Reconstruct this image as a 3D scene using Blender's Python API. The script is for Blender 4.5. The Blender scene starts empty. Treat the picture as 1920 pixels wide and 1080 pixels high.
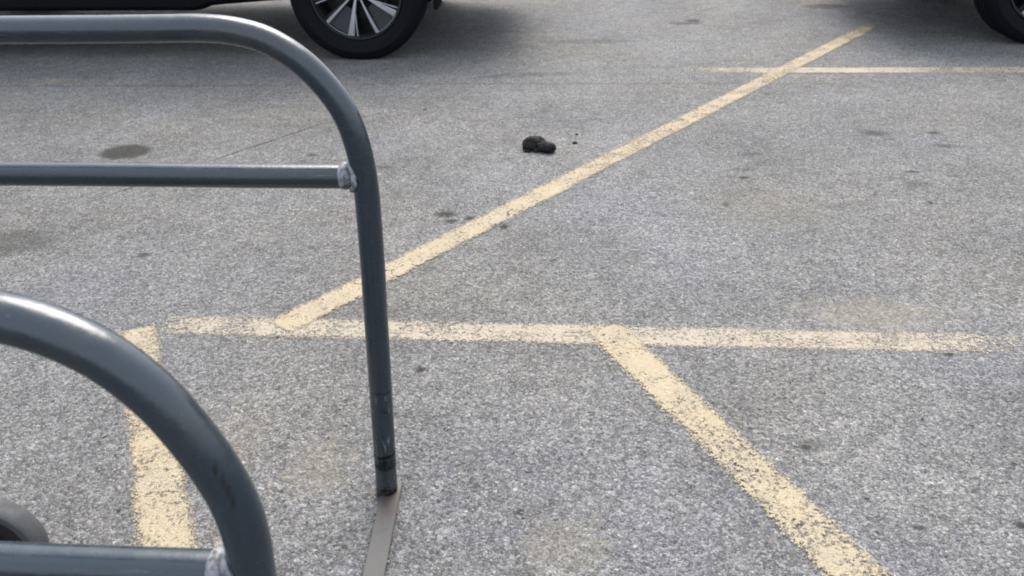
import bpy, bmesh, math, random
from mathutils import Vector, Matrix, noise
R = math.radians
sc = bpy.context.scene
COL = sc.collection

# ------------------------------------------------------------------ camera
cam_d = bpy.data.cameras.new("camera"); cam = bpy.data.objects.new("camera", cam_d); COL.objects.link(cam)
right = Vector((0.9977, 0.0646, -0.0191)); back = Vector((0.0659, -0.8799, 0.4705))
back.normalize(); right = (right - back*right.dot(back)).normalized(); up = back.cross(right)
M = Matrix((right, up, back)).transposed().to_4x4(); M.translation = Vector((0, 0, 1.15))
cam.matrix_world = M
cam_d.sensor_width = 36; cam_d.lens = 1650/1920*36; cam_d.clip_start = 0.05; cam_d.clip_end = 2000
cam_d.dof.use_dof = True; cam_d.dof.focus_distance = 2.3; cam_d.dof.aperture_fstop = 9.0
sc.camera = cam

# ------------------------------------------------------------------ overcast sky and soft sun
SUN_EL, SUN_AZ = 54, 4          # azimuth measured from +Y towards +X
w = bpy.data.worlds.new("World"); sc.world = w; w.use_nodes = True
nt = w.node_tree; bg = nt.nodes["Background"]
sky = nt.nodes.new("ShaderNodeTexSky"); sky.sky_type = 'NISHITA'; sky.sun_disc = False
sky.sun_elevation = R(SUN_EL); sky.sun_rotation = R(SUN_AZ)
sky.air_density = 1.0; sky.dust_density = 6.0; sky.ozone_density = 1.0
hs = nt.nodes.new("ShaderNodeHueSaturation"); hs.inputs['Saturation'].default_value = 0.75
nt.links.new(sky.outputs[0], hs.inputs['Color']); 
cloud = nt.nodes.new("ShaderNodeMix"); cloud.data_type = 'RGBA'; cloud.inputs[0].default_value = 0.5     # even cloud cover over the sky
cloud.inputs[7].default_value = (6.6, 7.2, 8.0, 1)
nt.links.new(hs.outputs[0], cloud.inputs[6]); nt.links.new(cloud.outputs[2], bg.inputs[0])
bg.inputs[1].default_value = 0.12
sd = bpy.data.lights.new("sun", 'SUN'); so = bpy.data.objects.new("sun", sd); COL.objects.link(so)
sd.energy = 1.75; sd.angle = R(42); sd.color = (1.0, 0.96, 0.9)
sdir = Vector((math.sin(R(SUN_AZ))*math.cos(R(SUN_EL)), math.cos(R(SUN_AZ))*math.cos(R(SUN_EL)), math.sin(R(SUN_EL))))
so.rotation_euler = sdir.to_track_quat('Z', 'Y').to_euler(); so.location = (0, 0, 20)
vs = sc.view_settings; vs.view_transform = 'Standard'; vs.look = 'None'; vs.gamma = 1; vs.exposure = 1.55
sc.render.engine = 'CYCLES'; sc.cycles.filter_width = 1.9

# ------------------------------------------------------------------ node helpers
class NB:
    def __init__(s, name):
        s.m = bpy.data.materials.new(name); s.m.use_nodes = True; s.t = s.m.node_tree
        s.b = s.t.nodes["Principled BSDF"]; s.out = s.t.nodes["Material Output"]
    def n(s, kind, **kw):
        nd = s.t.nodes.new(kind)
        for k, v in kw.items(): setattr(nd, k, v)
        return nd
    def put(s, sock, v):
        if hasattr(v, 'is_output'): s.t.links.new(v, sock)
        else: sock.default_value = v
    def math(s, op, a, b=0.0, c=None, clamp=False):
        nd = s.n("ShaderNodeMath", operation=op, use_clamp=clamp)
        s.put(nd.inputs[0], a); s.put(nd.inputs[1], b)
        if c is not None: s.put(nd.inputs[2], c)
        return nd.outputs[0]
    def vec(s, op, a, b=(0, 0, 0), sc_=None):
        nd = s.n("ShaderNodeVectorMath", operation=op)
        s.put(nd.inputs[0], a)
        if op != 'LENGTH' and op != 'SCALE': s.put(nd.inputs[1], b)
        if sc_ is not None: s.put(nd.inputs['Scale'], sc_)
        return nd.outputs['Value' if op in ('LENGTH', 'DISTANCE') else 'Vector']
    def noise(s, vec, scale, detail=3, rough=.55, col=False):
        nd = s.n("ShaderNodeTexNoise"); s.put(nd.inputs['Vector'], vec)
        nd.inputs['Scale'].default_value = scale; nd.inputs['Detail'].default_value = detail; nd.inputs['Roughness'].default_value = rough
        return nd.outputs['Color' if col else 'Fac']
    def voro(s, vec, scale, feature='F1', out='Distance', rnd=1.0):
        nd = s.n("ShaderNodeTexVoronoi", feature=feature); s.put(nd.inputs['Vector'], vec)
        nd.inputs['Scale'].default_value = scale; nd.inputs['Randomness'].default_value = rnd
        return nd.outputs[out]
    def ramp(s, fac, stops, interp='LINEAR'):
        nd = s.n("ShaderNodeValToRGB"); cr = nd.color_ramp; cr.interpolation = interp
        while len(cr.elements) < len(stops): cr.elements.new(.5)
        for e, (p, c) in zip(cr.elements, stops): e.position = p; e.color = (*c, 1) if len(c) == 3 else c
        s.put(nd.inputs[0], fac); return nd.outputs[0]
    def maprange(s, v, a, b, c=0., d=1., smooth=True):
        nd = s.n("ShaderNodeMapRange"); nd.interpolation_type = 'SMOOTHSTEP' if smooth else 'LINEAR'
        s.put(nd.inputs[0], v); s.put(nd.inputs[1], a); s.put(nd.inputs[2], b); s.put(nd.inputs[3], c); s.put(nd.inputs[4], d)
        return nd.outputs[0]
    def mix(s, fac, a, b, mode='MIX'):
        nd = s.n("ShaderNodeMix", data_type='RGBA', blend_type=mode); nd.clamp_factor = True
        s.put(nd.inputs[0], fac); s.put(nd.inputs[6], a if hasattr(a, 'is_output') else (*a, 1)); s.put(nd.inputs[7], b if hasattr(b, 'is_output') else (*b, 1))
        return nd.outputs[2]
    def sep(s, col):
        nd = s.n("ShaderNodeSeparateColor"); s.put(nd.inputs[0], col); return nd.outputs
    def bump(s, h, strength, dist):
        nd = s.n("ShaderNodeBump"); nd.inputs['Strength'].default_value = strength; nd.inputs['Distance'].default_value = dist
        s.put(nd.inputs['Height'], h); s.t.links.new(nd.outputs[0], s.b.inputs['Normal'])
    def obj(s): return s.n("ShaderNodeTexCoord").outputs['Object']
    def pos(s): return s.n("ShaderNodeNewGeometry").outputs['Position']
    def set(s, **kw):
        for k, v in kw.items(): s.put(s.b.inputs[k.replace('_', ' ')], (*v, 1) if isinstance(v, tuple) and len(v) == 3 else v)

def plain(name, col, rough=.5, metal=0., coat=0., var=.15, scale=30, spec=.5):
    b = NB(name); p = b.obj(); f = b.noise(p, scale, 4)
    c = b.mix(f, tuple(x*(1-var) for x in col), tuple(min(1, x*(1+var)) for x in col))
    b.set(Base_Color=c, Roughness=b.maprange(b.noise(p, scale*2.3, 3), .3, .7, rough*.85, min(1, rough*1.15)), Metallic=metal, Coat_Weight=coat, Specular_IOR_Level=spec)
    return b.m

# ------------------------------------------------------------------ aggregate pattern shared by asphalt and the worn paint
def aggregate(b):
    p = b.pos()
    warp = b.vec('SCALE', b.vec('SUBTRACT', b.noise(p, 55, 2, col=True), (.5, .5, .5)), sc_=.012)
    pw = b.vec('ADD', p, warp)
    flat = b.vec('MULTIPLY', pw, (1, 1, 0.0))
    return p, flat

def asphalt():
    b = NB("asphalt"); p, q = aggregate(b)
    c1 = b.sep(b.voro(q, 180, out='Color')); d1 = b.voro(q, 180, 'DISTANCE_TO_EDGE')
    c2 = b.sep(b.voro(q, 380, out='Color'))
    c3 = b.sep(b.voro(q, 70, out='Color'))
    n1 = b.noise(q, 240, 4, .75)
    stone = b.ramp(c1[0], [(0, (.075, .075, .077)), (.25, (.18, .18, .183)), (.55, (.295, .295, .298)), (.8, (.42, .42, .42)), (.95, (.52, .52, .51)), (1, (.62, .61, .59))])
    fine = b.ramp(c2[0], [(0, (.07, .07, .072)), (.5, (.27, .27, .273)), (1, (.55, .55, .545))])
    col = b.mix(.45, stone, fine)
    grain = b.ramp(n1, [(.28, (.66, .66, .665)), (.5, (1, 1, 1)), (.72, (1.28, 1.275, 1.26))])
    col = b.mix(.75, col, grain, 'MULTIPLY')
    tint = b.mix(c1[1], (1.05, 1.0, .95), (.96, .99, 1.04)); col = b.mix(1., col, tint, 'MULTIPLY')
    # binder in the gaps between the stones
    gap = b.maprange(d1, .0, .14, 1., 0.); gapn = b.math('MULTIPLY', gap, b.maprange(b.noise(q, 70, 2), .40, .65, .05, .7))
    col = b.mix(gapn, col, (.085, .084, .086))
    # now and then a big pale or dark stone
    big = b.math('MULTIPLY', b.math('GREATER_THAN', c3[0], .988), b.math('LESS_THAN', b.voro(q, 70), .30))
    col = b.mix(b.math('MULTIPLY', big, .6), col, (.52, .51, .49))
    bigd = b.math('MULTIPLY', b.math('LESS_THAN', c3[0], .014), b.math('LESS_THAN', b.voro(q, 70), .36))
    col = b.mix(b.math('MULTIPLY', bigd, .7), col, (.07, .07, .07))
    # middle and large scale unevenness
    m1 = b.noise(q, 14, 4, .65); m2 = b.noise(q, 2.3, 4, .6); m3 = b.noise(q, .55, 3, .5); m0 = b.noise(q, 42, 3, .7)
    lum = b.math('ADD', b.maprange(m1, .25, .75, .80, 1.20, False), b.maprange(m2, .25, .75, -.17, .17, False))
    lum = b.math('ADD', lum, b.maprange(m3, .3, .7, -.11, .11, False))
    lum = b.math('ADD', lum, b.maprange(m0, .25, .75, -.14, .14, False))
    lc = b.n("ShaderNodeCombineColor"); [b.put(lc.inputs[i], lum) for i in range(3)]
    col = b.mix(1., col, lc.outputs[0], 'MULTIPLY')
    hue = b.ramp(b.noise(b.vec('ADD', q, (7, 3, 0)), 1.3, 3), [(.3, (1.035, 1.01, .95)), (.5, (1, 1, .995)), (.7, (.975, .985, 1.03))])
    col = b.mix(1., col, hue, 'MULTIPLY')
    # yellowish dusty blotches
    for (x, y, rx, ry, s) in ((.79, 2.03, .22, .10, .55), (-.50, 1.36, .08, .10, .4), (0.0, 1.17, .09, .09, .35), (-.72, 1.42, .1, .12, .3), (.65, 2.75, .25, .2, .2), (-.6, 1.13, .08, .07, .35)):
        l = b.vec('LENGTH', b.vec('MULTIPLY', b.vec('SUBTRACT', q, (x, y, 0)), (1/rx, 1/ry, 0)))
        l = b.math('ADD', l, b.math('MULTIPLY', b.math('SUBTRACT', b.noise(q, 25, 4, .75), .5), 3.2))
        col = b.mix(b.math('MULTIPLY', b.maprange(l, .3, 1.2, 1, 0), s*.6), col, (.46, .41, .29))
    # oil drips, gum, tyre grime and painted contact shade: each spot where it lies on the tarmac
    wob = b.vec('SCALE', b.vec('SUBTRACT', b.noise(q, 24, 5, .7, col=True), (.5, .5, .5)), sc_=.034)
    ps = b.vec('ADD', q, wob)
    wob2 = b.vec('SCALE', b.vec('SUBTRACT', b.noise(q, 70, 4, .7, col=True), (.5, .5, .5)), sc_=.013)
    ps2 = b.vec('ADD', q, wob2)
    tot = None
    for (x, y, rx, ry, s, an) in STAINS_AND_SHADE:
        s = min(1, s*1.4)
        if rx < .03 and y > 1.6: rx, ry = rx*1.25, ry*1.25
        use = ps if rx > .055 else ps2
        v = b.vec('SUBTRACT', use, (x, y, 0))
        if an:
            rt = b.n("ShaderNodeVectorRotate", rotation_type='Z_AXIS'); b.put(rt.inputs['Vector'], v); rt.inputs['Angle'].default_value = -R(an); v = rt.outputs[0]
        l = b.vec('LENGTH', b.vec('MULTIPLY', v, (1/rx, 1/ry, 0)))
        e = .72 if rx > .08 else .25
        k = b.maprange(l, e, 1.15, s, 0.)
        tot = k if tot is None else b.math('MAXIMUM', tot, k)
    tot = b.math('MULTIPLY', tot, b.maprange(c1[2], 0, 1, .80, 1.0, False))
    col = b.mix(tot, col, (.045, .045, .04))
    col = b.mix(1., col, (.461, .458, .454), 'MULTIPLY')      # weathered asphalt, about 0.12 on average
    b.set(Base_Color=col, Roughness=b.maprange(tot, 0, 1, .9, .75), Specular_IOR_Level=.12)
    h = b.math('ADD', b.math('MULTIPLY', b.maprange(d1, 0, .3, 0, 1), b.maprange(c1[1], 0, 1, .5, 1., False)), b.math('MULTIPLY', c2[1], .35))
    h = b.math('ADD', h, b.math('MULTIPLY', m0, .9))
    b.bump(h, .8, .003)
    return b.m

STAINS_AND_SHADE = [  # x, y, half length, half depth, strength, turn
(-1.788,3.263,.105,.094,.66,0),(-.415,2.660,.050,.036,.95,0),(-.387,2.607,.021,.017,.75,0),(-.332,2.631,.021,.016,.75,20),
(1.22,3.519,.068,.05,.5,0),(1.26,3.446,.03,.02,.4,0),(1.446,3.364,.08,.03,.4,0),(1.453,3.527,.024,.016,.7,0),
(.754,5.769,.066,.075,.8,0),(.70,5.70,.11,.045,.5,0),(.616,3.013,.021,.014,.7,0),(1.189,2.791,.011,.016,.95,0),
(-.35,1.734,.016,.012,.7,0),(.486,1.476,.017,.016,.85,0),(.50,1.482,.035,.02,.4,0),(.637,1.248,.015,.011,.8,-20),(-.088,1.258,.010,.0075,1,0),
(.824,1.263,.017,.014,.8,0),(-.707,3.105,.045,.02,.5,0),(-1.018,3.233,.021,.016,.65,0),(-1.295,2.332,.024,.015,.6,0),
(.687,3.264,.045,.02,.4,0),(1.227,3.081,.027,.013,.65,0),(1.202,2.96,.08,.04,.28,0),(1.358,3.04,.03,.018,.4,0),(.513,2.76,.013,.02,.5,0),
(-1.746,2.409,.13,.10,.3,0),(-.664,3.85,.01,.02,.8,0),(-.627,3.653,.035,.018,.4,0),(-.047,2.331,.008,.007,.9,0),(-.01,2.139,.006,.006,.9,0),
(.541,1.156,.007,.005,.9,0),(.906,1.843,.011,.008,.8,0),(1.689,6.213,.16,.08,.45,0),(.63,3.095,.06,.02,.3,0),(.10,3.70,.05,.02,.3,0),
(-1.24,3.40,.33,.006,.62,56),(-1.62,2.83,.16,.006,.45,58),(-.95,3.72,.22,.006,.4,35),(-.1,4.28,1.6,.012,.22,0),(-2.2,4.25,.9,.012,.22,0),
(-.3235,.93,.40,.032,.26,-87),(-.346,1.305,.045,.038,.45,0),(.3,1.02,.008,.006,.8,0),(.95,2.4,.02,.012,.35,0),(.2,2.9,.012,.01,.4,0),(.9,4.1,.03,.02,.35,0),(-.25,4.45,.25,.05,.22,10),(.1,5.2,.3,.06,.22,0)]  # leading pair: dirt and painted contact shade along floor bar, round post foot

# ------------------------------------------------------------------ mesh helpers
def mk(name, bm, mat=None, parent=None, smooth=True, mats=None):
    me = bpy.data.meshes.new(name); bmesh.ops.recalc_face_normals(bm, faces=bm.faces[:]); bm.to_mesh(me); bm.free()
    for m in (mats or [mat]): me.materials.append(m)
    o = bpy.data.objects.new(name, me); COL.objects.link(o)
    if smooth:
        me.polygons.foreach_set('use_smooth', [True]*len(me.polygons))
        me.set_sharp_from_angle(angle=R(38))
    if parent: o.parent = parent
    return o
def tag(o, label=None, cat=None, group=None, kind=None):
    for k, v in (('label', label), ('category', cat), ('group', group), ('kind', kind)):
        if v: o[k] = v
    return o
def empty(name, loc, rz=0):
    o = bpy.data.objects.new(name, None); COL.objects.link(o); o.location = loc; o.rotation_euler = (0, 0, rz); o.empty_display_size = .1
    return o
def tube(bm, pts, r, seg=28, caps=True, rfun=None):
    pts = [Vector(p) for p in pts]; rings = []; nrm = None
    for i, p in enumerate(pts):
        t = (pts[min(i+1, len(pts)-1)] - pts[max(i-1, 0)]).normalized()
        if nrm is None: nrm = t.orthogonal().normalized()
        nrm = (nrm - t*nrm.dot(t)).normalized(); bi = t.cross(nrm)
        rr = rfun(i/(len(pts)-1), p) if rfun else r
        rings.append([bm.verts.new(p + (nrm*math.cos(a) + bi*math.sin(a))*rr) for a in [2*math.pi*k/seg for k in range(seg)]])
    for a, c in zip(rings, rings[1:]):
        for k in range(seg): bm.faces.new((a[k], a[(k+1) % seg], c[(k+1) % seg], c[k]))
    if caps: bm.faces.new(rings[0]); bm.faces.new(rings[-1])
def spline(pts, n=8):
    pts = [Vector(p) for p in pts]; out = []
    P = [pts[0]*2 - pts[1]] + pts + [pts[-1]*2 - pts[-2]]
    for i in range(1, len(P)-2):
        a, b_, c, d = P[i-1], P[i], P[i+1], P[i+2]
        for k in range(n):
            t = k/n
            out.append(.5*((2*b_) + (c-a)*t + (2*a-5*b_+4*c-d)*t*t + (3*b_-a-3*c+d)*t**3))
    out.append(pts[-1]); return out
def box(bm, lo, hi, bev=0.):
    vs_ = bmesh.ops.create_cube(bm, size=1)['verts']
    for v in vs_: v.co = Vector([(lo[i]+hi[i])/2 + v.co[i]*(hi[i]-lo[i]) for i in range(3)])
    if bev:
        es = list({e for v in vs_ for e in v.link_edges}); bmesh.ops.bevel(bm, geom=es, offset=bev, segments=2, affect='EDGES', profile=.5)
def lathe(bm, prof, seg=64, axis='Y', c=(0, 0, 0), closed=False):
    """prof: (radius, offset along axis)"""
    rings = []
    for (r, o) in prof:
        ring = []
        for k in range(seg):
            a = 2*math.pi*k/seg
            v = (r*math.cos(a), o, r*math.sin(a)) if axis == 'Y' else (r*math.cos(a), r*math.sin(a), o)
            ring.append(bm.verts.new(Vector(v) + Vector(c)))
        rings.append(ring)
    pr = list(zip(rings, rings[1:])) + ([(rings[-1], rings[0])] if closed else [])
    for a, b_ in pr:
        for k in range(seg): bm.faces.new((a[k], a[(k+1) % seg], b_[(k+1) % seg], b_[k]))
    return rings

# ------------------------------------------------------------------ ground
bm = bmesh.new(); s = 300
bm.faces.new([bm.verts.new(v) for v in ((-s, -s, 0), (s, -s, 0), (s, s, 0), (-s, s, 0))])
tag(mk("asphalt_ground", bm, asphalt(), smooth=False), kind='structure')

# ------------------------------------------------------------------ painted lines (worn: the paint is gone from the gaps between the stones)
def paint(name, c_lo, c_hi, bias):
    b = NB(name); p, q = aggregate(b)
    d1 = b.voro(q, 180, 'DISTANCE_TO_EDGE'); c1 = b.sep(b.voro(q, 180, out='Color')); c2 = b.sep(b.voro(q, 380, out='Color'))
    wear = b.n("ShaderNodeAttribute", attribute_name='wear').outputs['Fac']
    ed = b.n("ShaderNodeAttribute", attribute_name='edge').outputs['Fac']
    cov = b.math('ADD', b.math('MULTIPLY', c1[2], .34), b.math('MULTIPLY', b.noise(q, 85, 4, .75), 1.7))
    cov = b.math('ADD', cov, b.maprange(d1, 0, .16, -.16, .03))
    cov = b.math('ADD', cov, b.math('MULTIPLY', b.math('SUBTRACT', b.noise(q, 11, 4, .6), .5), .9))
    cov = b.math('SUBTRACT', cov, b.math('ADD', b.math('MULTIPLY', wear, 1.25), bias))
    cov = b.math('SUBTRACT', cov, b.maprange(b.math('ADD', ed, b.math('MULTIPLY', b.math('SUBTRACT', b.math('ADD', b.math('MULTIPLY', b.noise(q, 60, 4, .8), .7), b.math('MULTIPLY', c2[1], .3)), .5), 1.15)), .72, 1.14, 0., 1.3))
    cr = b.voro(b.vec('ADD', q, wv(b, q)), 11, 'DISTANCE_TO_EDGE')
    cov = b.math('SUBTRACT', cov, b.math('MULTIPLY', b.maprange(cr, 0, .02, 1., 0.), b.maprange(b.noise(q, 5, 2), .55, .66, 0, 1)))
    a = b.maprange(cov, -.20, .22, 0, 1)
    col = b.mix(b.noise(q, 6, 4, .6), c_lo, c_hi)
    col = b.mix(b.math('MULTIPLY', c2[0], .30), col, (.40, .33, .22))
    col = b.mix(b.maprange(b.noise(q, 150, 4, .75), .50, .70, 0, .5), col, (.34, .29, .21))
    col = b.mix(b.maprange(b.noise(b.vec('ADD', q, (5, 9, 0)), 7, 5, .7), .42, .72, 0, .5), col, (.38, .345, .28))      # grime and tyre scuffs
    b.set(Base_Color=b.mix(1., col, (.52, .515, .545), 'MULTIPLY'), Roughness=.85, Specular_IOR_Level=.2, Alpha=a)
    b.bump(b.math('ADD', b.maprange(d1, 0, .3, 0, 1), b.math('MULTIPLY', c2[1], .5)), .55, .0025)
    return b.m
def wv(b, q): return b.vec('SCALE', b.vec('SUBTRACT', b.noise(q, 11, 3, .6, col=True), (.5, .5, .5)), sc_=.08)
P_YEL = paint("yellow_line_paint", (.58, .475, .275), (.61, .53, .38), .68)
P_PALE = paint("pale_line_paint", (.56, .49, .35), (.58, .52, .41), .70)

def strip(name, a, b_, width, z, mat, wear, label, step=.02, hi=((0, 1), (1, 1))):
    """wear: list of (t, value) along the line"""
    a, b_ = Vector((*a, z)), Vector((*b_, z)); L = (b_-a).length; n = max(2, int(L/step)); t_ = (b_-a).normalized(); nr = Vector((-t_.y, t_.x, 0))
    bm = bmesh.new(); wl = bm.verts.layers.float.new('wear'); el = bm.verts.layers.float.new('edge'); rows = []
    for i in range(n+1):
        t = i/n; p = a.lerp(b_, t)
        for (t0, w0), (t1, w1) in zip(wear, wear[1:]):
            if t0 <= t <= t1: wv_ = w0 + (w1-w0)*(t-t0)/max(1e-6, t1-t0)
        row = []
        for e in (-1, -.5, 0, .5, 1):
            wob = .006*noise.noise(Vector((p.x*5, p.y*5, e*7+z*900)))
            hf = hi[0][1] if t < hi[0][0] else hi[1][1] if t > hi[1][0] else hi[0][1] + (hi[1][1]-hi[0][1])*(t-hi[0][0])/(hi[1][0]-hi[0][0])
            v = bm.verts.new(p + nr*(e*width*.54*(hf if e > 0 else 1) + (wob if abs(e) == 1 else 0))); v[wl] = wv_
            endd = min(t, 1-t)*L; v[el] = max(abs(e), 1 - endd/.03 if endd < .03 else 0)
            row.append(v)
        rows.append(row)
    for r0, r1 in zip(rows, rows[1:]):
        for k in range(4): bm.faces.new((r0[k], r0[k+1], r1[k+1], r1[k]))
    o = mk(name, bm, mat, smooth=False)
    return tag(o, label, "parking line", "yellow parking lines painted on the asphalt")
strip("parking_line", (-1.07, 1.919), (1.25, 1.892), .100, .0015, P_PALE, [(0, .24), (.05, .15), (.12, .10), (.5, .06), (.75, .09), (.85, .14), (.92, .27), (1, .42)],
      "long pale yellow line running straight across the asphalt behind the rail post")
strip("parking_line", (-.748, 1.910), (2.15, 6.088), .096, .003, P_YEL, [(0, .0), (.2, .02), (.38, .14), (.5, .06), (.62, .12), (.72, .06), (.78, .08), (.85, .16), (.93, .5), (1, .9)],
      "longest yellow diagonal line, running from the rail post up to the far right car")
strip("parking_line", (.085, 1.945), (.66, .80), .104, .003, P_YEL, [(0, -.02), (.25, .0), (.38, .14), (.5, .12), (.68, .08), (.76, .22), (.82, .42), (.9, .6), (1, .7)],
      "yellow slanted line in the near right, flaking, running out at the bottom edge")
strip("parking_line", (-1.1215, 1.90), (-.4756, .68), .100, .0015, P_YEL, [(0, .0), (.08, .06), (.14, .22), (.3, .08), (.6, .02), (1, .0)],
      "yellow line inside the corral, partly hidden behind the near grey hoop")
strip("parking_line", (.56, 4.53), (3.2, 4.51), .112, .0015, P_PALE, [(0, .30), (.12, .12), (.25, -.03), (.40, -.02), (.47, .14), (.62, .17), (.8, .24), (1, .3)],
      "thin faded far line crossing the long diagonal near the right car")
strip("parking_line", (-2.86, 4.345), (-2.2, 4.335), .08, .0015, P_YEL, [(0, .5), (.3, .26), (.45, .36), (.6, .30), (1, .6)],
      "faded scrap of yellow line in front of the dark blue car under the top rail")

# ------------------------------------------------------------------ cart corral
def rail_paint():
    b = NB("slate_blue_rail_paint"); p = b.pos(); z = b.n("ShaderNodeSeparateXYZ"); b.put(z.inputs[0], p); x_, y_, zz = z.outputs
    base = b.mix(b.noise(p, 9, 4), (.007, .015, .023), (.011, .020, .029))
    base = b.mix(b.maprange(b.noise(p, 60, 4, .7), .58, .75, 0, .5), base, (.026, .033, .042))
    zn = b.math('ADD', zz, b.math('MULTIPLY', b.math('SUBTRACT', b.noise(p, 70, 3, .6), .5), .016))
    k = None
    for (z0, h, s_) in ((.098, .0055, .9), (.079, .013, .75), (.243, .003, .45), (.012, .013, .95)):
        v = b.maprange(b.math('ABSOLUTE', b.math('SUBTRACT', zn, z0)), h*.6, h, s_, 0.)
        k = v if k is None else b.math('MAXIMUM', k, v)
    xn = b.math('MULTIPLY', k, b.maprange(b.noise(p, 30, 3), .25, .45, .55, 1.))
    base = b.mix(xn, base, (.005, .005, .005))
    low = b.maprange(zn, .0, .07, .55, 0.)
    base = b.mix(b.math('MULTIPLY', low, b.maprange(b.noise(p, 120, 3), .4, .6, 0, 1)), base, (.08, .06, .05))
    # pale scuffs low on the post
    sc1 = b.noise(b.vec('MULTIPLY', p, (150, 150, 25)), 1, 3)
    base = b.mix(b.math('MULTIPLY', b.maprange(sc1, .59, .68, 0, .7), b.maprange(b.math('ABSOLUTE', b.math('SUBTRACT', zz, .16)), .04, .10, 1, 0)), base, (.13, .145, .155))
    # scratches, chips and grime
    st = b.noise(b.vec('MULTIPLY', p, (14, 160, 160)), 1, 4, .7)
    base = b.mix(b.maprange(st, .64, .70, 0, .55), base, (.055, .066, .078))
    ch = b.noise(b.vec('ADD', p, (4, 2, 7)), 48, 5, .8)
    base = b.mix(b.maprange(ch, .66, .69, 0, .85), base, (.012, .008, .006))
    base = b.mix(b.maprange(b.noise(p, 5, 4, .7), .52, .75, 0, .45), base, (.030, .030, .028))
    for (cx, cz, hh) in ((-.2909, .680, .0042), (-.2865, .6685, .0036), (-.2838, .657, .0036), (-.2812, .6455, .0042)):
        l = b.vec('LENGTH', b.vec('MULTIPLY', b.vec('SUBTRACT', p, (cx, .552, cz)), (1/.0022, 1/.02, 1/(hh*2.2))))
        base = b.mix(b.maprange(b.math('ADD', l, b.noise(p, 260, 3)), .9, 1.6, .9, 0), base, (.003, .003, .003))
    b.set(Base_Color=base, Roughness=b.maprange(b.noise(p, 40, 4), .3, .7, .20, .33), Specular_IOR_Level=b.maprange(xn, 0, .9, .62, .12))
    b.bump(b.math('ADD', b.noise(p, 160, 3), b.math('MULTIPLY', b.noise(p, 30, 3), 1.5)), .12, .002)
    return b.m
M_RAIL = rail_paint()
def weld_mat():
    b = NB("chipped_weld_paint"); p = b.pos()
    c = b.mix(b.maprange(b.noise(p, 130, 4, .7), .45, .6, 0, 1), (.19, .195, .21), (.08, .09, .105))
    c = b.mix(b.maprange(b.noise(b.vec('ADD', p, (3, 1, 2)), 90, 4, .7), .57, .64, 0, 1), c, (.035, .033, .022))
    b.set(Base_Color=c, Roughness=.5); b.bump(b.noise(p, 220, 3), .5, .003); return b.m
M_WELD = weld_mat()
def rust_bar():
    b = NB("worn_steel_flat_bar"); p = b.pos()
    c = b.mix(b.noise(p, 14, 5, .7), (.031, .030, .029), (.053, .051, .050))
    c = b.mix(b.maprange(b.noise(p, 90, 4, .7), .55, .7, 0, .7), c, (.04, .027, .021))
    c = b.mix(b.math('MULTIPLY', b.maprange(b.vec('LENGTH', b.vec('MULTIPLY', b.vec('SUBTRACT', p, (-.342, 1.262, 0)), (22, 22, 0))), .5, 1.3, 1, 0), .55), c, (.042, .029, .025))
    b.set(Base_Color=c, Roughness=.6, Metallic=.15); b.bump(b.noise(p, 120, 4), .4, .002); return b.m
M_BAR = rust_bar()

PIPE = .0206
corral = empty("cart_corral", (-1.9, .94, 0))
tag(corral, "dark slate blue tubular steel cart corral with two rounded hoop rails on the asphalt", "cart corral")
inv = Matrix.Translation((1.9, -.94, 0))
def child(o): o.parent = corral; o.matrix_parent_inverse = inv; return o
FAR = [(-.70, .8832), (-.60, .8838), (-.5505, .8838), (-.5025, .8792), (-.456, .8655), (-.4115, .8367), (-.3755, .7979), (-.349, .7521), (-.3345, .6963), (-.3292, .6383), (-.3292, .580), (-.3315, .49), (-.3355, .3863), (-.3415, .2172), (-.3495, .006)]
NEAR = [(-.80, .822), (-.62, .8235), (-.53, .8225), (-.485, .8195), (-.445, .8133), (-.4054, .8000), (-.3676, .7765), (-.3345, .7395), (-.3105, .695), (-.2950, .655), (-.2868, .6193), (-.2845, .5818), (-.2865, .535), (-.290, .45), (-.297, .25), (-.304, .006)]
XM = -1.95
def hoop(prof, y, name="hoop_rail"):
    pts = [Vector((x, y, z)) for x, z in prof]
    left = [Vector((2*XM - x, y, z)) for x, z in prof][::-1]
    path = spline(left, 8)[:-1]
    path += [left[-1].lerp(pts[0], k/20) for k in range(0, 20)] + spline(pts, 8)
    bm = bmesh.new(); tube(bm, path, PIPE, 36)
    return child(mk(name, bm, M_RAIL))
def midrail(y, z, xr, xl, r):
    bm = bmesh.new()
    pts = [Vector((xl + (xr-xl)*k/60, y, z + .0008*math.sin(k*.4))) for k in range(61)]
    tube(bm, pts, r, 32)
    return child(mk("mid_rail", bm, M_RAIL))
def weld(y, z, x_rail, x_post, r, sgn=1):
    """crimped rail end and the bead that ties it to the post"""
    bm = bmesh.new(); n = 9
    def rf(t, p): return r*(1.03 + .10*math.sin(math.pi*min(1, t*1.6)) - .30*max(0, t-.55)/.45)
    pts = [Vector((x_rail + (x_post-x_rail)*k/n, y, z)) for k in range(n+1)]
    tube(bm, pts, r, 28, rfun=rf)
    # bead round the joint
    ring = []
    for k in range(41):
        a = 2*math.pi*k/40; ra = r*(1.03 + .10*noise.noise(Vector((math.cos(a)*2.1, math.sin(a)*2.1, y*9))))
        dy, dz = math.cos(a)*ra, math.sin(a)*ra*1.12
        dx = -sgn*(PIPE - math.sqrt(max(0, PIPE**2 - min(abs(dy), PIPE*.9)**2)))*-.8
        ring.append(Vector((x_post - sgn*.004 + dx, y+dy, z+dz)))
    tube(bm, ring, .0045, 10, caps=False, rfun=lambda t, p: .0045 + .0016*noise.noise(p*160))
    for v in bm.verts: v.co += Vector(noise.noise_vector(v.co*110))*.0011
    return child(mk("weld", bm, M_WELD))
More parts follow.
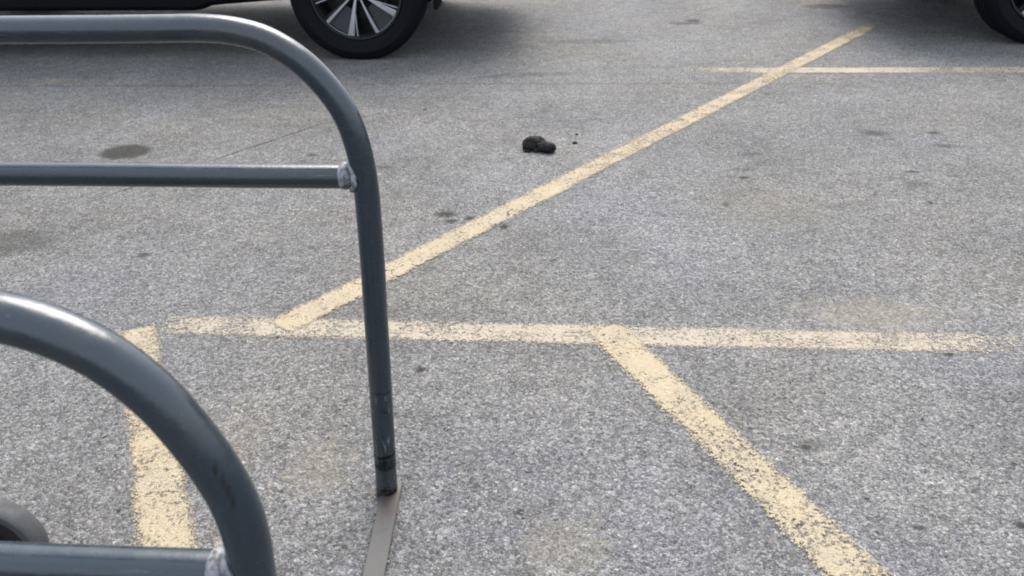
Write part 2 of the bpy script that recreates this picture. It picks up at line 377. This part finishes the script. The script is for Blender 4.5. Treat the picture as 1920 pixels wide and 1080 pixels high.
hoop(FAR, 1.3036); hoop(NEAR, .57)
midrail(1.3036, .6515, -.366, 2*XM+.345, .0195); midrail(.57, .5478, -.318, 2*XM+.305, .0195)
weld(1.3036, .6515, -.368, -.3475, .0195); weld(.57, .5478, -.322, -.303, .0195)
def floorbar(x0, x1):
    bm = bmesh.new(); pts0 = Vector((x0, 1.330, 0)); pts1 = Vector((x1, .53, 0)); d = (pts1-pts0).normalized(); nr = Vector((-d.y, d.x, 0))*.0186
    lo = [bm.verts.new(p + s_*nr + Vector((0, 0, z))) for z in (.0005, .0065) for p, s_ in ((pts0, -1), (pts0, 1), (pts1, 1), (pts1, -1))]
    for f in ((0, 1, 2, 3), (4, 5, 6, 7), (0, 1, 5, 4), (1, 2, 6, 5), (2, 3, 7, 6), (3, 0, 4, 7)): bm.faces.new([lo[i] for i in f])
    bmesh.ops.bevel(bm, geom=bm.edges[:], offset=.001, segments=2, affect='EDGES')
    return child(mk("floor_bar", bm, M_BAR))
floorbar(-.3425, -.3045); floorbar(2*XM+.3425, 2*XM+.3045)
# drilled hole in the far post
bm = bmesh.new(); lathe(bm, [(.0001, -.0012), (.0036, -.0012), (.0044, 0), (.0044, .004)], 16, 'Y')
M_BLACK = plain("black_hole", (.006, .006, .006), .9)
hole = child(mk("bolt_hole", bm, M_BLACK)); hole.location = (-.3355+.004, 1.3036-.0198, .2045)

# ------------------------------------------------------------------ shopping cart parked between the rails, mostly out of the picture
M_GREYRUB = plain("grey_rubber_tread", (.043, .0445, .0465), .75, var=.2)
M_BLKPL = plain("black_plastic", (.007, .007, .008), .45)
M_STEEL = plain("zinc_steel", (.3, .31, .32), .35, .9)
cart = empty("shopping_cart", (-1.35, 1.0, 0))
tag(cart, "shopping cart at the left edge, only its grey tyred wheel showing behind near rail", "shopping cart")
cinv = Matrix.Translation((1.35, -1.0, 0))
def cchild(o, par=None):
    o.parent = par or cart
    if par is None: o.matrix_parent_inverse = cinv
    return o
def caster(x, y, rad):
    bm = bmesh.new(); w2 = .021
    lathe(bm, [(rad*.80, -w2*.9), (rad*.86, -w2), (rad*.95, -w2*.93), (rad*.985, -w2*.75), (rad, -w2*.3), (rad, w2*.3), (rad*.985, w2*.75), (rad*.95, w2*.93), (rad*.86, w2), (rad*.80, w2*.9)], 72, 'Y', closed=True)
    ty = cchild(mk("caster_wheel", bm, M_GREYRUB)); ty.location = (x, y, rad)
    bm = bmesh.new(); lathe(bm, [(.001, -w2*.5), (rad*.2, -w2*.55), (rad*.22, -w2*.2), (rad*.68, -w2*.25), (rad*.76, -w2*.8), (rad*.81, -w2*.85), (rad*.81, w2*.85), (rad*.76, w2*.8), (rad*.68, w2*.25), (rad*.22, w2*.2), (rad*.2, w2*.55), (.001, w2*.5)], 64, 'Y')
    hb = mk("hub", bm, M_BLKPL); cchild(hb, ty)
    for k in range(5):
        pass
    bm = bmesh.new()
    for s_ in (-1, 1):
        tube(bm, [(x-.012, y+s_*.031, rad), (x-.03, y+s_*.031, rad*1.5), (x-.05, y+s_*.028, rad*2.15)], .006, 10)
    box(bm, (x-.085, y-.034, rad*2.13), (x-.02, y+.034, rad*2.2), .002)
    tube(bm, [(x-.012, y-.034, rad), (x-.012, y+.034, rad)], .006, 10)
    tube(bm, [(x-.05, y, rad*2.2), (x-.05, y, .27)], .012, 12)
    cchild(mk("caster_fork", bm, M_STEEL))
for (x, y) in ((-.968, 1.055), (-.968, .74), (-1.62, 1.10), (-1.62, .70)): caster(x, y, .086)
bm = bmesh.new()
for y in (.74, 1.055):
    tube(bm, spline([(-1.018, y, .27), (-1.3, y, .27), (-1.67, y-.0*1, .28), (-1.78, y, .5), (-1.86, y, .95)], 6), .011, 12)
tube(bm, [(-1.05, .74, .27), (-1.05, 1.055, .27)], .010, 12); tube(bm, [(-1.6, .74, .275), (-1.6, 1.055, .275)], .010, 12)
cchild(mk("frame", bm, M_STEEL))
bm = bmesh.new(); wr = .0028
def lrp(a, b_, t): return Vector(a).lerp(Vector(b_), t)
F0, F1, B0, B1 = (-1.10, .74, .50), (-1.08, .70, .90), (-1.72, .72, .50), (-1.86, .68, .98)
for k in range(9):
    t = k/8; a, c = lrp(F0, F1, t), lrp(B0, B1, t); m_ = lambda v: Vector((v.x, 1.795-v.y, v.z))
    tube(bm, [a, c], wr, 6); tube(bm, [m_(a), m_(c)], wr, 6); tube(bm, [a, m_(a)], wr, 6); tube(bm, [c, m_(c)], wr, 6)
for k in range(17):
    t = k/16; a, c = lrp(F0, B0, t), lrp(F1, B1, t); m_ = lambda v: Vector((v.x, 1.795-v.y, v.z))
    tube(bm, [a, c], wr, 6); tube(bm, [m_(a), m_(c)], wr, 6); tube(bm, [a, m_(a)], wr, 6)
cchild(mk("basket", bm, M_STEEL))
bm = bmesh.new(); tube(bm, [(-1.90, .66, 1.0), (-1.90, 1.14, 1.0)], .015, 14); cchild(mk("handle", bm, M_BLKPL))

# ------------------------------------------------------------------ dark two-lobed clump on the asphalt
def clump_mat():
    b = NB("dark_clump_surface"); p = b.obj()
    c = b.mix(b.noise(p, 45, 4, .7), (.0045, .0045, .0042), (.014, .0145, .0135))
    c = b.mix(b.maprange(b.noise(p, 110, 4), .55, .7, 0, .6), c, (.028, .03, .029))
    g = b.n("ShaderNodeSeparateXYZ"); b.put(g.inputs[0], p)
    c = b.mix(b.maprange(g.outputs[0], .005, .03, 0, .85), c, (.005, .0045, .005))
    b.set(Base_Color=c, Roughness=.75, Specular_IOR_Level=.25); b.bump(b.noise(p, 240, 4, .7), .8, .004); return b.m
bm = bmesh.new()
def blob(c, rad, amp, sc_, sub=4):
    vs_ = bmesh.ops.create_icosphere(bm, subdivisions=sub, radius=1)['verts']
    for v in vs_:
        d = 1 + amp*noise.fractal(v.co*sc_ + Vector(c)*40, 1.0, 2.0, 4)
        v.co = Vector(c) + Vector((v.co.x*rad[0]*d, v.co.y*rad[1]*d, v.co.z*rad[2]*d))
blob((-.028, .010, .024), (.040, .030, .031), .18, 1.5, 5)
blob((-.006, .014, .036), (.026, .022, .019), .22, 1.8)
blob((-.050, .004, .014), (.015, .020, .018), .2, 2.0)
blob((.038, -.026, .019), (.028, .025, .0235), .13, 1.5, 5)
blob((.016, -.014, .018), (.026, .022, .022), .22, 2.4)
blob((.008, .000, .028), (.020, .018, .017), .24, 2.6)
blob((-.066, -.004, .014), (.0045, .007, .013), .2, 2.0, 3)
blob((-.050, -.026, .005), (.016, .006, .005), .3, 2.0, 3)
blob((-.012, -.026, .007), (.011, .008, .008), .3, 2.0, 3)
blob((.064, -.020, .015), (.006, .005, .005), .2, 2.0, 3)
# matted tufts standing off the surface
rt = random.Random(9); base = [v for v in bm.verts if v.co.z > .006]
bm.normal_update()
for v in rt.sample(base, 1500):
    nrm = (v.normal + Vector((rt.uniform(-.7, .7), rt.uniform(-.7, .7), rt.uniform(-.6, .3)))).normalized(); L = rt.uniform(.002, .0075)
    sd_ = nrm.orthogonal().normalized()*.0007
    bm.faces.new([bm.verts.new(q) for q in (v.co - sd_, v.co + sd_, v.co + nrm*L)])
cl = mk("dark_clump", bm, clump_mat()); cl.location = (-.127, 3.30, 0); cl.scale = (.95, .95, .95)
tag(cl, "small black two lobed clump lying on the asphalt beside the long diagonal line", "debris")
M_DARKBIT = plain("dark_debris", (.010, .010, .009), .8)
for (x, y, r_, lb) in ((.0112, 3.380, .0085, "tiny dark crumb on the asphalt just right of the black clump, nearer of two"), (.0190, 3.490, .0055, "tiniest dark crumb right of the black clump, farther of two"),):
    bm = bmesh.new(); blob((0, 0, r_*.5), (r_*1.15, r_*.9, r_*.65), .35, 2.0, 3)
    o = mk("debris_crumb", bm, M_DARKBIT); o.location = (x, y, 0); tag(o, lb, "debris", "dark crumbs beside the black clump")
bm = bmesh.new(); blob((0, 0, .003), (.010, .012, .004), .4, 2.2, 3)
o = mk("dead_leaf", bm, plain("brown_leaf", (.085, .065, .052), .8, var=.4, scale=120)); o.location = (-.212, 2.57, .008)
tag(o, "small brown scrap on the lower edge of the long diagonal line", "debris")

# loose grit lying on the surface
bm = bmesh.new(); rnd = random.Random(4)
for k in range(1500):
    y = .85 + 3.2*rnd.random()**1.5; x = (-1.0 + 2.1*rnd.random())*(.45 + .42*y)
    r_ = rnd.uniform(.0011, .0026)*(1.6 if rnd.random() < .06 else 1)
    vs_ = bmesh.ops.create_icosphere(bm, subdivisions=1, radius=1)['verts']; a = rnd.random()*6
    for v in vs_:
        j = 1 + .3*noise.noise(v.co*1.7 + Vector((k, 0, 0))); q = v.co*j
        v.co = Vector((x + r_*(q.x*math.cos(a)*1.3 - q.y*math.sin(a)), y + r_*(q.x*math.sin(a)*1.3 + q.y*math.cos(a)), .0035 + r_*.5*q.z))
b = NB("loose_grit"); g = b.n("ShaderNodeNewGeometry").outputs['Random Per Island']
b.set(Base_Color=b.ramp(g, [(0, (.03, .03, .03)), (.5, (.10, .10, .10)), (.85, (.16, .16, .158)), (1, (.25, .245, .23))]), Roughness=.85)
tag(mk("loose_grit", bm, b.m, smooth=False), "fine loose grit scattered over the asphalt", "grit", kind='stuff')

# ------------------------------------------------------------------ cars
def car_paint(name, col):
    b = NB(name); p = b.obj()
    b.set(Base_Color=b.mix(b.noise(p, 3, 3), col, tuple(x*1.1 for x in col)), Roughness=.45, Specular_IOR_Level=.25, Coat_Weight=.35, Coat_Roughness=.06); return b.m
M_TRIM = plain("black_cladding", (.003, .003, .0035), .8, spec=.12)
M_GLASS = plain("tinted_glass", (.01, .012, .014), .06, coat=1.)
def tyre_mat():
    b = NB("tyre_rubber"); p = b.obj()
    c = b.mix(b.noise(p, 12, 4), (.003, .003, .0042), (.005, .005, .0068))
    b.set(Base_Color=c, Roughness=.8, Specular_IOR_Level=.12)
    b.bump(b.noise(p, 150, 3), .15, .002); return b.m
M_TYRE = tyre_mat()
M_SILVER = plain("machined_alloy", (.31, .32, .34), .45, .4, var=.08)
M_SPOKEDARK = plain("dark_alloy", (.005, .006, .0075), .5, .0)
M_PLATE = plain("grey_blue_plate", (.016, .02, .024), .45, .2)
M_DISC = plain("brake_disc_steel", (.04, .04, .04), .5, .8)
M_LAMP = plain("lamp_lens", (.55, .56, .57), .1, coat=1.)
M_RED = plain("tail_lamp_red", (.25, .012, .012), .2, coat=1.)
TR, RR = .366, .250
def wheel(par, x, ysgn, ycen, phase):
    root_bm = bmesh.new(); hw = .115
    prof = [(RR-.004, -hw*.80), (RR+.006, -hw*.93), (RR+.03, -hw*1.04), (RR+.058, -hw*1.09), (RR+.062, -hw*1.105), (RR+.066, -hw*1.09), (RR+.085, -hw*1.03), (TR-.014, -hw*.93), (TR-.004, -hw*.82)]
    for yy in (-.62, -.22, .22, .62):
        prof += [(TR-.001, -0+yy*hw - .007), (TR-.010, yy*hw-.005), (TR-.010, yy*hw+.005), (TR-.001, yy*hw+.007)]
    prof += [(TR-.004, hw*.82), (TR-.014, hw*.93), (RR+.06, hw*1.06), (RR+.03, hw*1.04), (RR+.006, hw*.93), (RR-.004, hw*.8)]
    lathe(root_bm, prof, 96, 'Y')
    for v in root_bm.verts:      # tyre sits a little flat on the ground
        if v.co.z < -.345: v.co.z = -.345 + (v.co.z+.345)*.55
    t = mk("wheel", root_bm, None, par, mats=[M_TYRE]); t.location = (x, ycen, .3565)
    if ysgn > 0: t.rotation_euler = (0, 0, math.pi)
    # rim barrel + lip
    bm = bmesh.new()
    lathe(bm, [(RR-.004, -hw*.82), (RR-.004, -hw*.90), (RR-.012, -hw*.90), (RR-.020, -hw*.72), (RR-.03, -hw*.3), (RR-.03, hw*.8)], 96, 'Y')
    lathe(bm, [(.001, hw*.55), (RR-.032, hw*.55)], 48, 'Y')
    for f in bm.faces: f.material_index = 1
    lathe(bm, [(RR-.0035, -hw*.905), (RR-.0035, -hw*.93), (RR-.0095, -hw*.93), (RR-.0095, -hw*.905)], 96, 'Y', closed=True)
    for f in bm.faces: f.material_index = 1
    def spoke(a, r0, r1, w0, w1, sk, face_y, depth, silver=True):
        # a: angle in the wheel face; tapered bar, slightly dished towards the hub
        ca, sa = math.cos(a), math.sin(a); n = 5; prev = None
        for i in range(n+1):
            t_ = i/n; r_ = r0 + (r1-r0)*t_; ww = w0 + (w1-w0)*t_; off = sk*(1-t_)
            yf = face_y + .020*(1-t_)**2 + .010*t_**3
            ring = []
            for (e, dy) in ((-.5, .004), (-.36, 0), (.36, 0), (.5, .004), (.62, depth), (-.62, depth)):
                tt = e*ww + off
                ring.append(bm.verts.new((r_*ca - tt*sa, yf+dy, r_*sa + tt*ca)))
            if prev:
                for k in range(6):
                    f = bm.faces.new((prev[k], prev[(k+1) % 6], ring[(k+1) % 6], ring[k])); f.material_index = 0 if (k in (0, 1, 2) and silver) else 1
            else: f = bm.faces.new(ring); f.material_index = 1
            prev = ring
        f = bm.faces.new(prev[::-1]); f.material_index = 0 if silver else 1
    fy = -hw*.86
    for k in range(5):
        a0 = math.pi + R(phase + 72*k)       # viewed from the wheel's outer side
        spoke(a0, .035, RR-.006, .012, .038, .0, fy, .045)
        spoke(a0 + R(9), .07, RR-.008, .004, .0085, -.012, fy+.001, .04)
        spoke(a0 + R(4.6), .06, RR-.012, .012, .022, -.004, fy+.020, .03, False)
        spoke(a0 + R(36.5), .035, RR-.006, .007, .022, .0, fy, .045)
        spoke(a0 + R(32), .055, RR-.02, .012, .020, .0, fy+.022, .03, False)
        # silver lip and dark turbine plate between the single spoke and the next broad one
        seg = [a0 + R(36.5 + 34*q/10) for q in range(11)]
        for (ra, rb, ya, yb, mi) in ((RR-.0175, RR-.0105, fy+.006, fy+.004, 0), (.10, RR-.012, fy+.040, fy+.022, 2)):
            va = [bm.verts.new((ra*math.cos(a), ya, ra*math.sin(a))) for a in seg]; vb = [bm.verts.new((rb*math.cos(a), yb, rb*math.sin(a))) for a in seg]
            for q in range(10): bm.faces.new((va[q], va[q+1], vb[q+1], vb[q])).material_index = mi
    nf = len(bm.faces)
    lathe(bm, [(.001, fy+.022), (.030, fy+.022), (.034, fy+.026), (.052, fy+.028), (.058, fy+.04), (.07, .02)], 40, 'Y')
    bm.faces.ensure_lookup_table()
    for f in bm.faces[nf:]: f.material_index = 1
    rim = mk("rim", bm, None, t, mats=[M_SILVER, M_SPOKEDARK, M_PLATE])
    bm = bmesh.new(); lathe(bm, [(.07, hw*.1), (.16, hw*.1), (.16, hw*.3), (.07, hw*.3)], 48, 'Y', closed=True); mk("brake_disc", bm, M_DISC, t)
    return t

def interp(tab, x):
    if x <= tab[0][0]: return tab[0][1]
    for (a, u), (b_, v) in zip(tab, tab[1:]):
        if a <= x <= b_: return u + (v-u)*(x-a)/(b_-a)
    return tab[-1][1]
ZB = [(-3.62, .42), (-3.45, .33), (-3.15, .30), (-2.35, .30), (-2.2, .262), (-.875, .256), (-.80, .284), (-.42, .309), (.0, .32), (.40, .312), (.47, .300), (.62, .302), (.72, .318), (.80, .35), (.90, .42)]
WH = [(-3.62, .62), (-3.5, .80), (-3.3, .89), (-2.9, .92), (.30, .92), (.50, .90), (.66, .84), (.78, .73), (.86, .60), (.90, .50)]
ZT = [(-3.62, .95), (-3.5, 1.02), (-2.6, 1.06), (-.9, 1.06), (-.3, 1.05), (.3, .98), (.66, .88), (.82, .78), (.90, .66)]
def make_car(label, loc, rz, paint_m, phase):
    car = empty("parked_car", loc, rz); tag(car, label, "car", "cars parked at the back of the asphalt")
    xs = sorted({round(-3.62 + 4.52*k/90, 4) for k in range(91)}); bm = bmesh.new(); rows = []
    for x in xs:
        zb, wd, zt = interp(ZB, x), interp(WH, x), interp(ZT, x); h = zt - zb
        half = [(0, zb+.02), (wd*.80, zb), (wd*.945, zb+.006), (wd*.975, zb+.03), (wd*.985, zb+h*.22), (wd*1.0, zb+h*.45), (wd*.995, zb+h*.75), (wd*.96, zb+h*.93), (wd*.90, zt), (0, zt+.03)]
        ring = [bm.verts.new((x, -y, z)) for y, z in half] + [bm.verts.new((x, y, z)) for y, z in half[-2:0:-1]]
        rows.append(ring)
    n = len(rows[0])
    for a, c in zip(rows, rows[1:]):
        for k in range(n): bm.faces.new((a[k], a[(k+1) % n], c[(k+1) % n], c[k]))
    bm.faces.new(rows[0]); bm.faces.new(rows[-1])
    bmesh.ops.recalc_face_normals(bm, faces=bm.faces[:])
    for f in bm.faces:
        cz = f.calc_center_median(); zb = interp(ZB, cz.x)
        f.material_index = 1 if cz.z < zb + .12 else 0
    body = mk("body", bm, None, car, mats=[paint_m, M_TRIM])
    # wheel arches cut out of the body
    cutters = []
    for wx in (0, -2.72):
        for sg in (-1, 1):
            cb = bmesh.new(); lathe(cb, [(.405, -.16), (.405, .22)], 64, 'Y'); bmesh.ops.holes_fill(cb, edges=[e for e in cb.edges if e.is_boundary])
            co = mk("arch_cutter", cb, M_TRIM); co.location = (wx, sg*.84, .3565); cutters.append(co)
            if sg > 0: co.rotation_euler = (0, 0, math.pi)
            co.parent = car
            md = body.modifiers.new("arch", 'BOOLEAN'); md.operation = 'DIFFERENCE'; md.object = co; md.solver = 'EXACT'
    bpy.context.view_layer.update()
    dg = bpy.context.evaluated_depsgraph_get(); me = bpy.data.meshes.new_from_object(body.evaluated_get(dg))
    body.modifiers.clear(); body.data = me
    for co in cutters: bpy.data.objects.remove(co, do_unlink=True)
    # greenhouse: glass with a painted roof
    GX = [(-3.55, 1.03, 1.04, .80), (-3.25, 1.03, 1.45, .72), (-2.95, 1.05, 1.58, .66), (-2.0, 1.06, 1.63, .65), (-1.25, 1.06, 1.60, .65), (-.95, 1.06, 1.50, .67), (-.25, 1.05, 1.07, .80)]
    bm = bmesh.new(); rows = []; rbm = bmesh.new(); rr_ = []
    for (x, z0, z1, wt) in GX:
        w0 = .86; pts = [(-w0, z0-.02), (-wt, z1), (wt, z1), (w0, z0-.02)]
        rows.append([bm.verts.new((x, y, z)) for y, z in pts])
        rr_.append((x, z1, wt))
    for a, c in zip(rows, rows[1:]):
        for k in range(4): bm.faces.new((a[k], a[(k+1) % 4], c[(k+1) % 4], c[k]))
    bm.faces.new(rows[0]); bm.faces.new(rows[-1]); mk("window_glass", bm, M_GLASS, car)
    pr = None
    for (x, z1, wt) in rr_[1:6]:
        ring = [rbm.verts.new((x, y, z)) for y, z in ((-wt-.012, z1-.03), (-wt+.03, z1+.025), (0, z1+.045), (wt-.03, z1+.025), (wt+.012, z1-.03))]
        if pr:
            for k in range(4): rbm.faces.new((pr[k], pr[k+1], ring[k+1], ring[k]))
        pr = ring
    mk("roof", rbm, paint_m, car)
    for sg in (-1, 1):
        for (x0, x1) in ((-.30, -1.02), (-1.62, -1.68), (-2.55, -2.62), (-3.5, -3.22)):
            zt1 = 1.50 if x1 > -1.1 else 1.60 if x1 > -3 else 1.46; w1 = .68 if x1 > -1.1 else .665 if x1 > -3 else .73
            bm = bmesh.new(); tube(bm, [(x0, sg*.865, 1.03), (x1, sg*(w1+.005), zt1)], .028, 8); mk("pillar", bm, paint_m, car)
    for sg in (-1, 1):
        bm = bmesh.new(); box(bm, (.60, sg*.70-.10, .70), (.80, sg*.70+.10, .80), .025); mk("headlight", bm, M_LAMP, car)
        bm = bmesh.new(); box(bm, (-3.60, sg*.74-.09, .82), (-3.42, sg*.74+.09, .98), .02); mk("tail_light", bm, M_RED, car)
        bm = bmesh.new(); box(bm, (-.62, sg*1.0-.10, 1.04), (-.48, sg*1.0+.10, 1.18), .03); mk("side_mirror", bm, paint_m, car)
        for x in (-1.45, -2.45):
            bm = bmesh.new(); box(bm, (x-.10, sg*.922-.012, .88), (x+.10, sg*.922+.012, .91), .008); mk("door_handle", bm, M_TRIM, car)
    # air deflectors in front of the wheels, and the dark floor pan
    for sg in (-1, 1):
        bm = bmesh.new(); box(bm, (.412, sg*.80-.10, .262), (.432, sg*.80+.10, .345), .004); mk("air_deflector", bm, M_TRIM, car)
    for wx in (0, -2.72):
        for sg in (-1, 1): wheel(car, wx, sg, sg*.80, phase)
    return car
NAVY = car_paint("dark_navy_car_paint", (.003, .004, .008)); GREY = car_paint("dark_grey_car_paint", (.012, .013, .015))
make_car("dark navy car at the top left with black tyre and silver split spoke alloy wheel", (-1.155, 5.68, 0), 0, NAVY, 6)
make_car("dark car at the top right corner with just its black front tyre in view", (2.56, 5.97, 0), math.pi, GREY, 20)
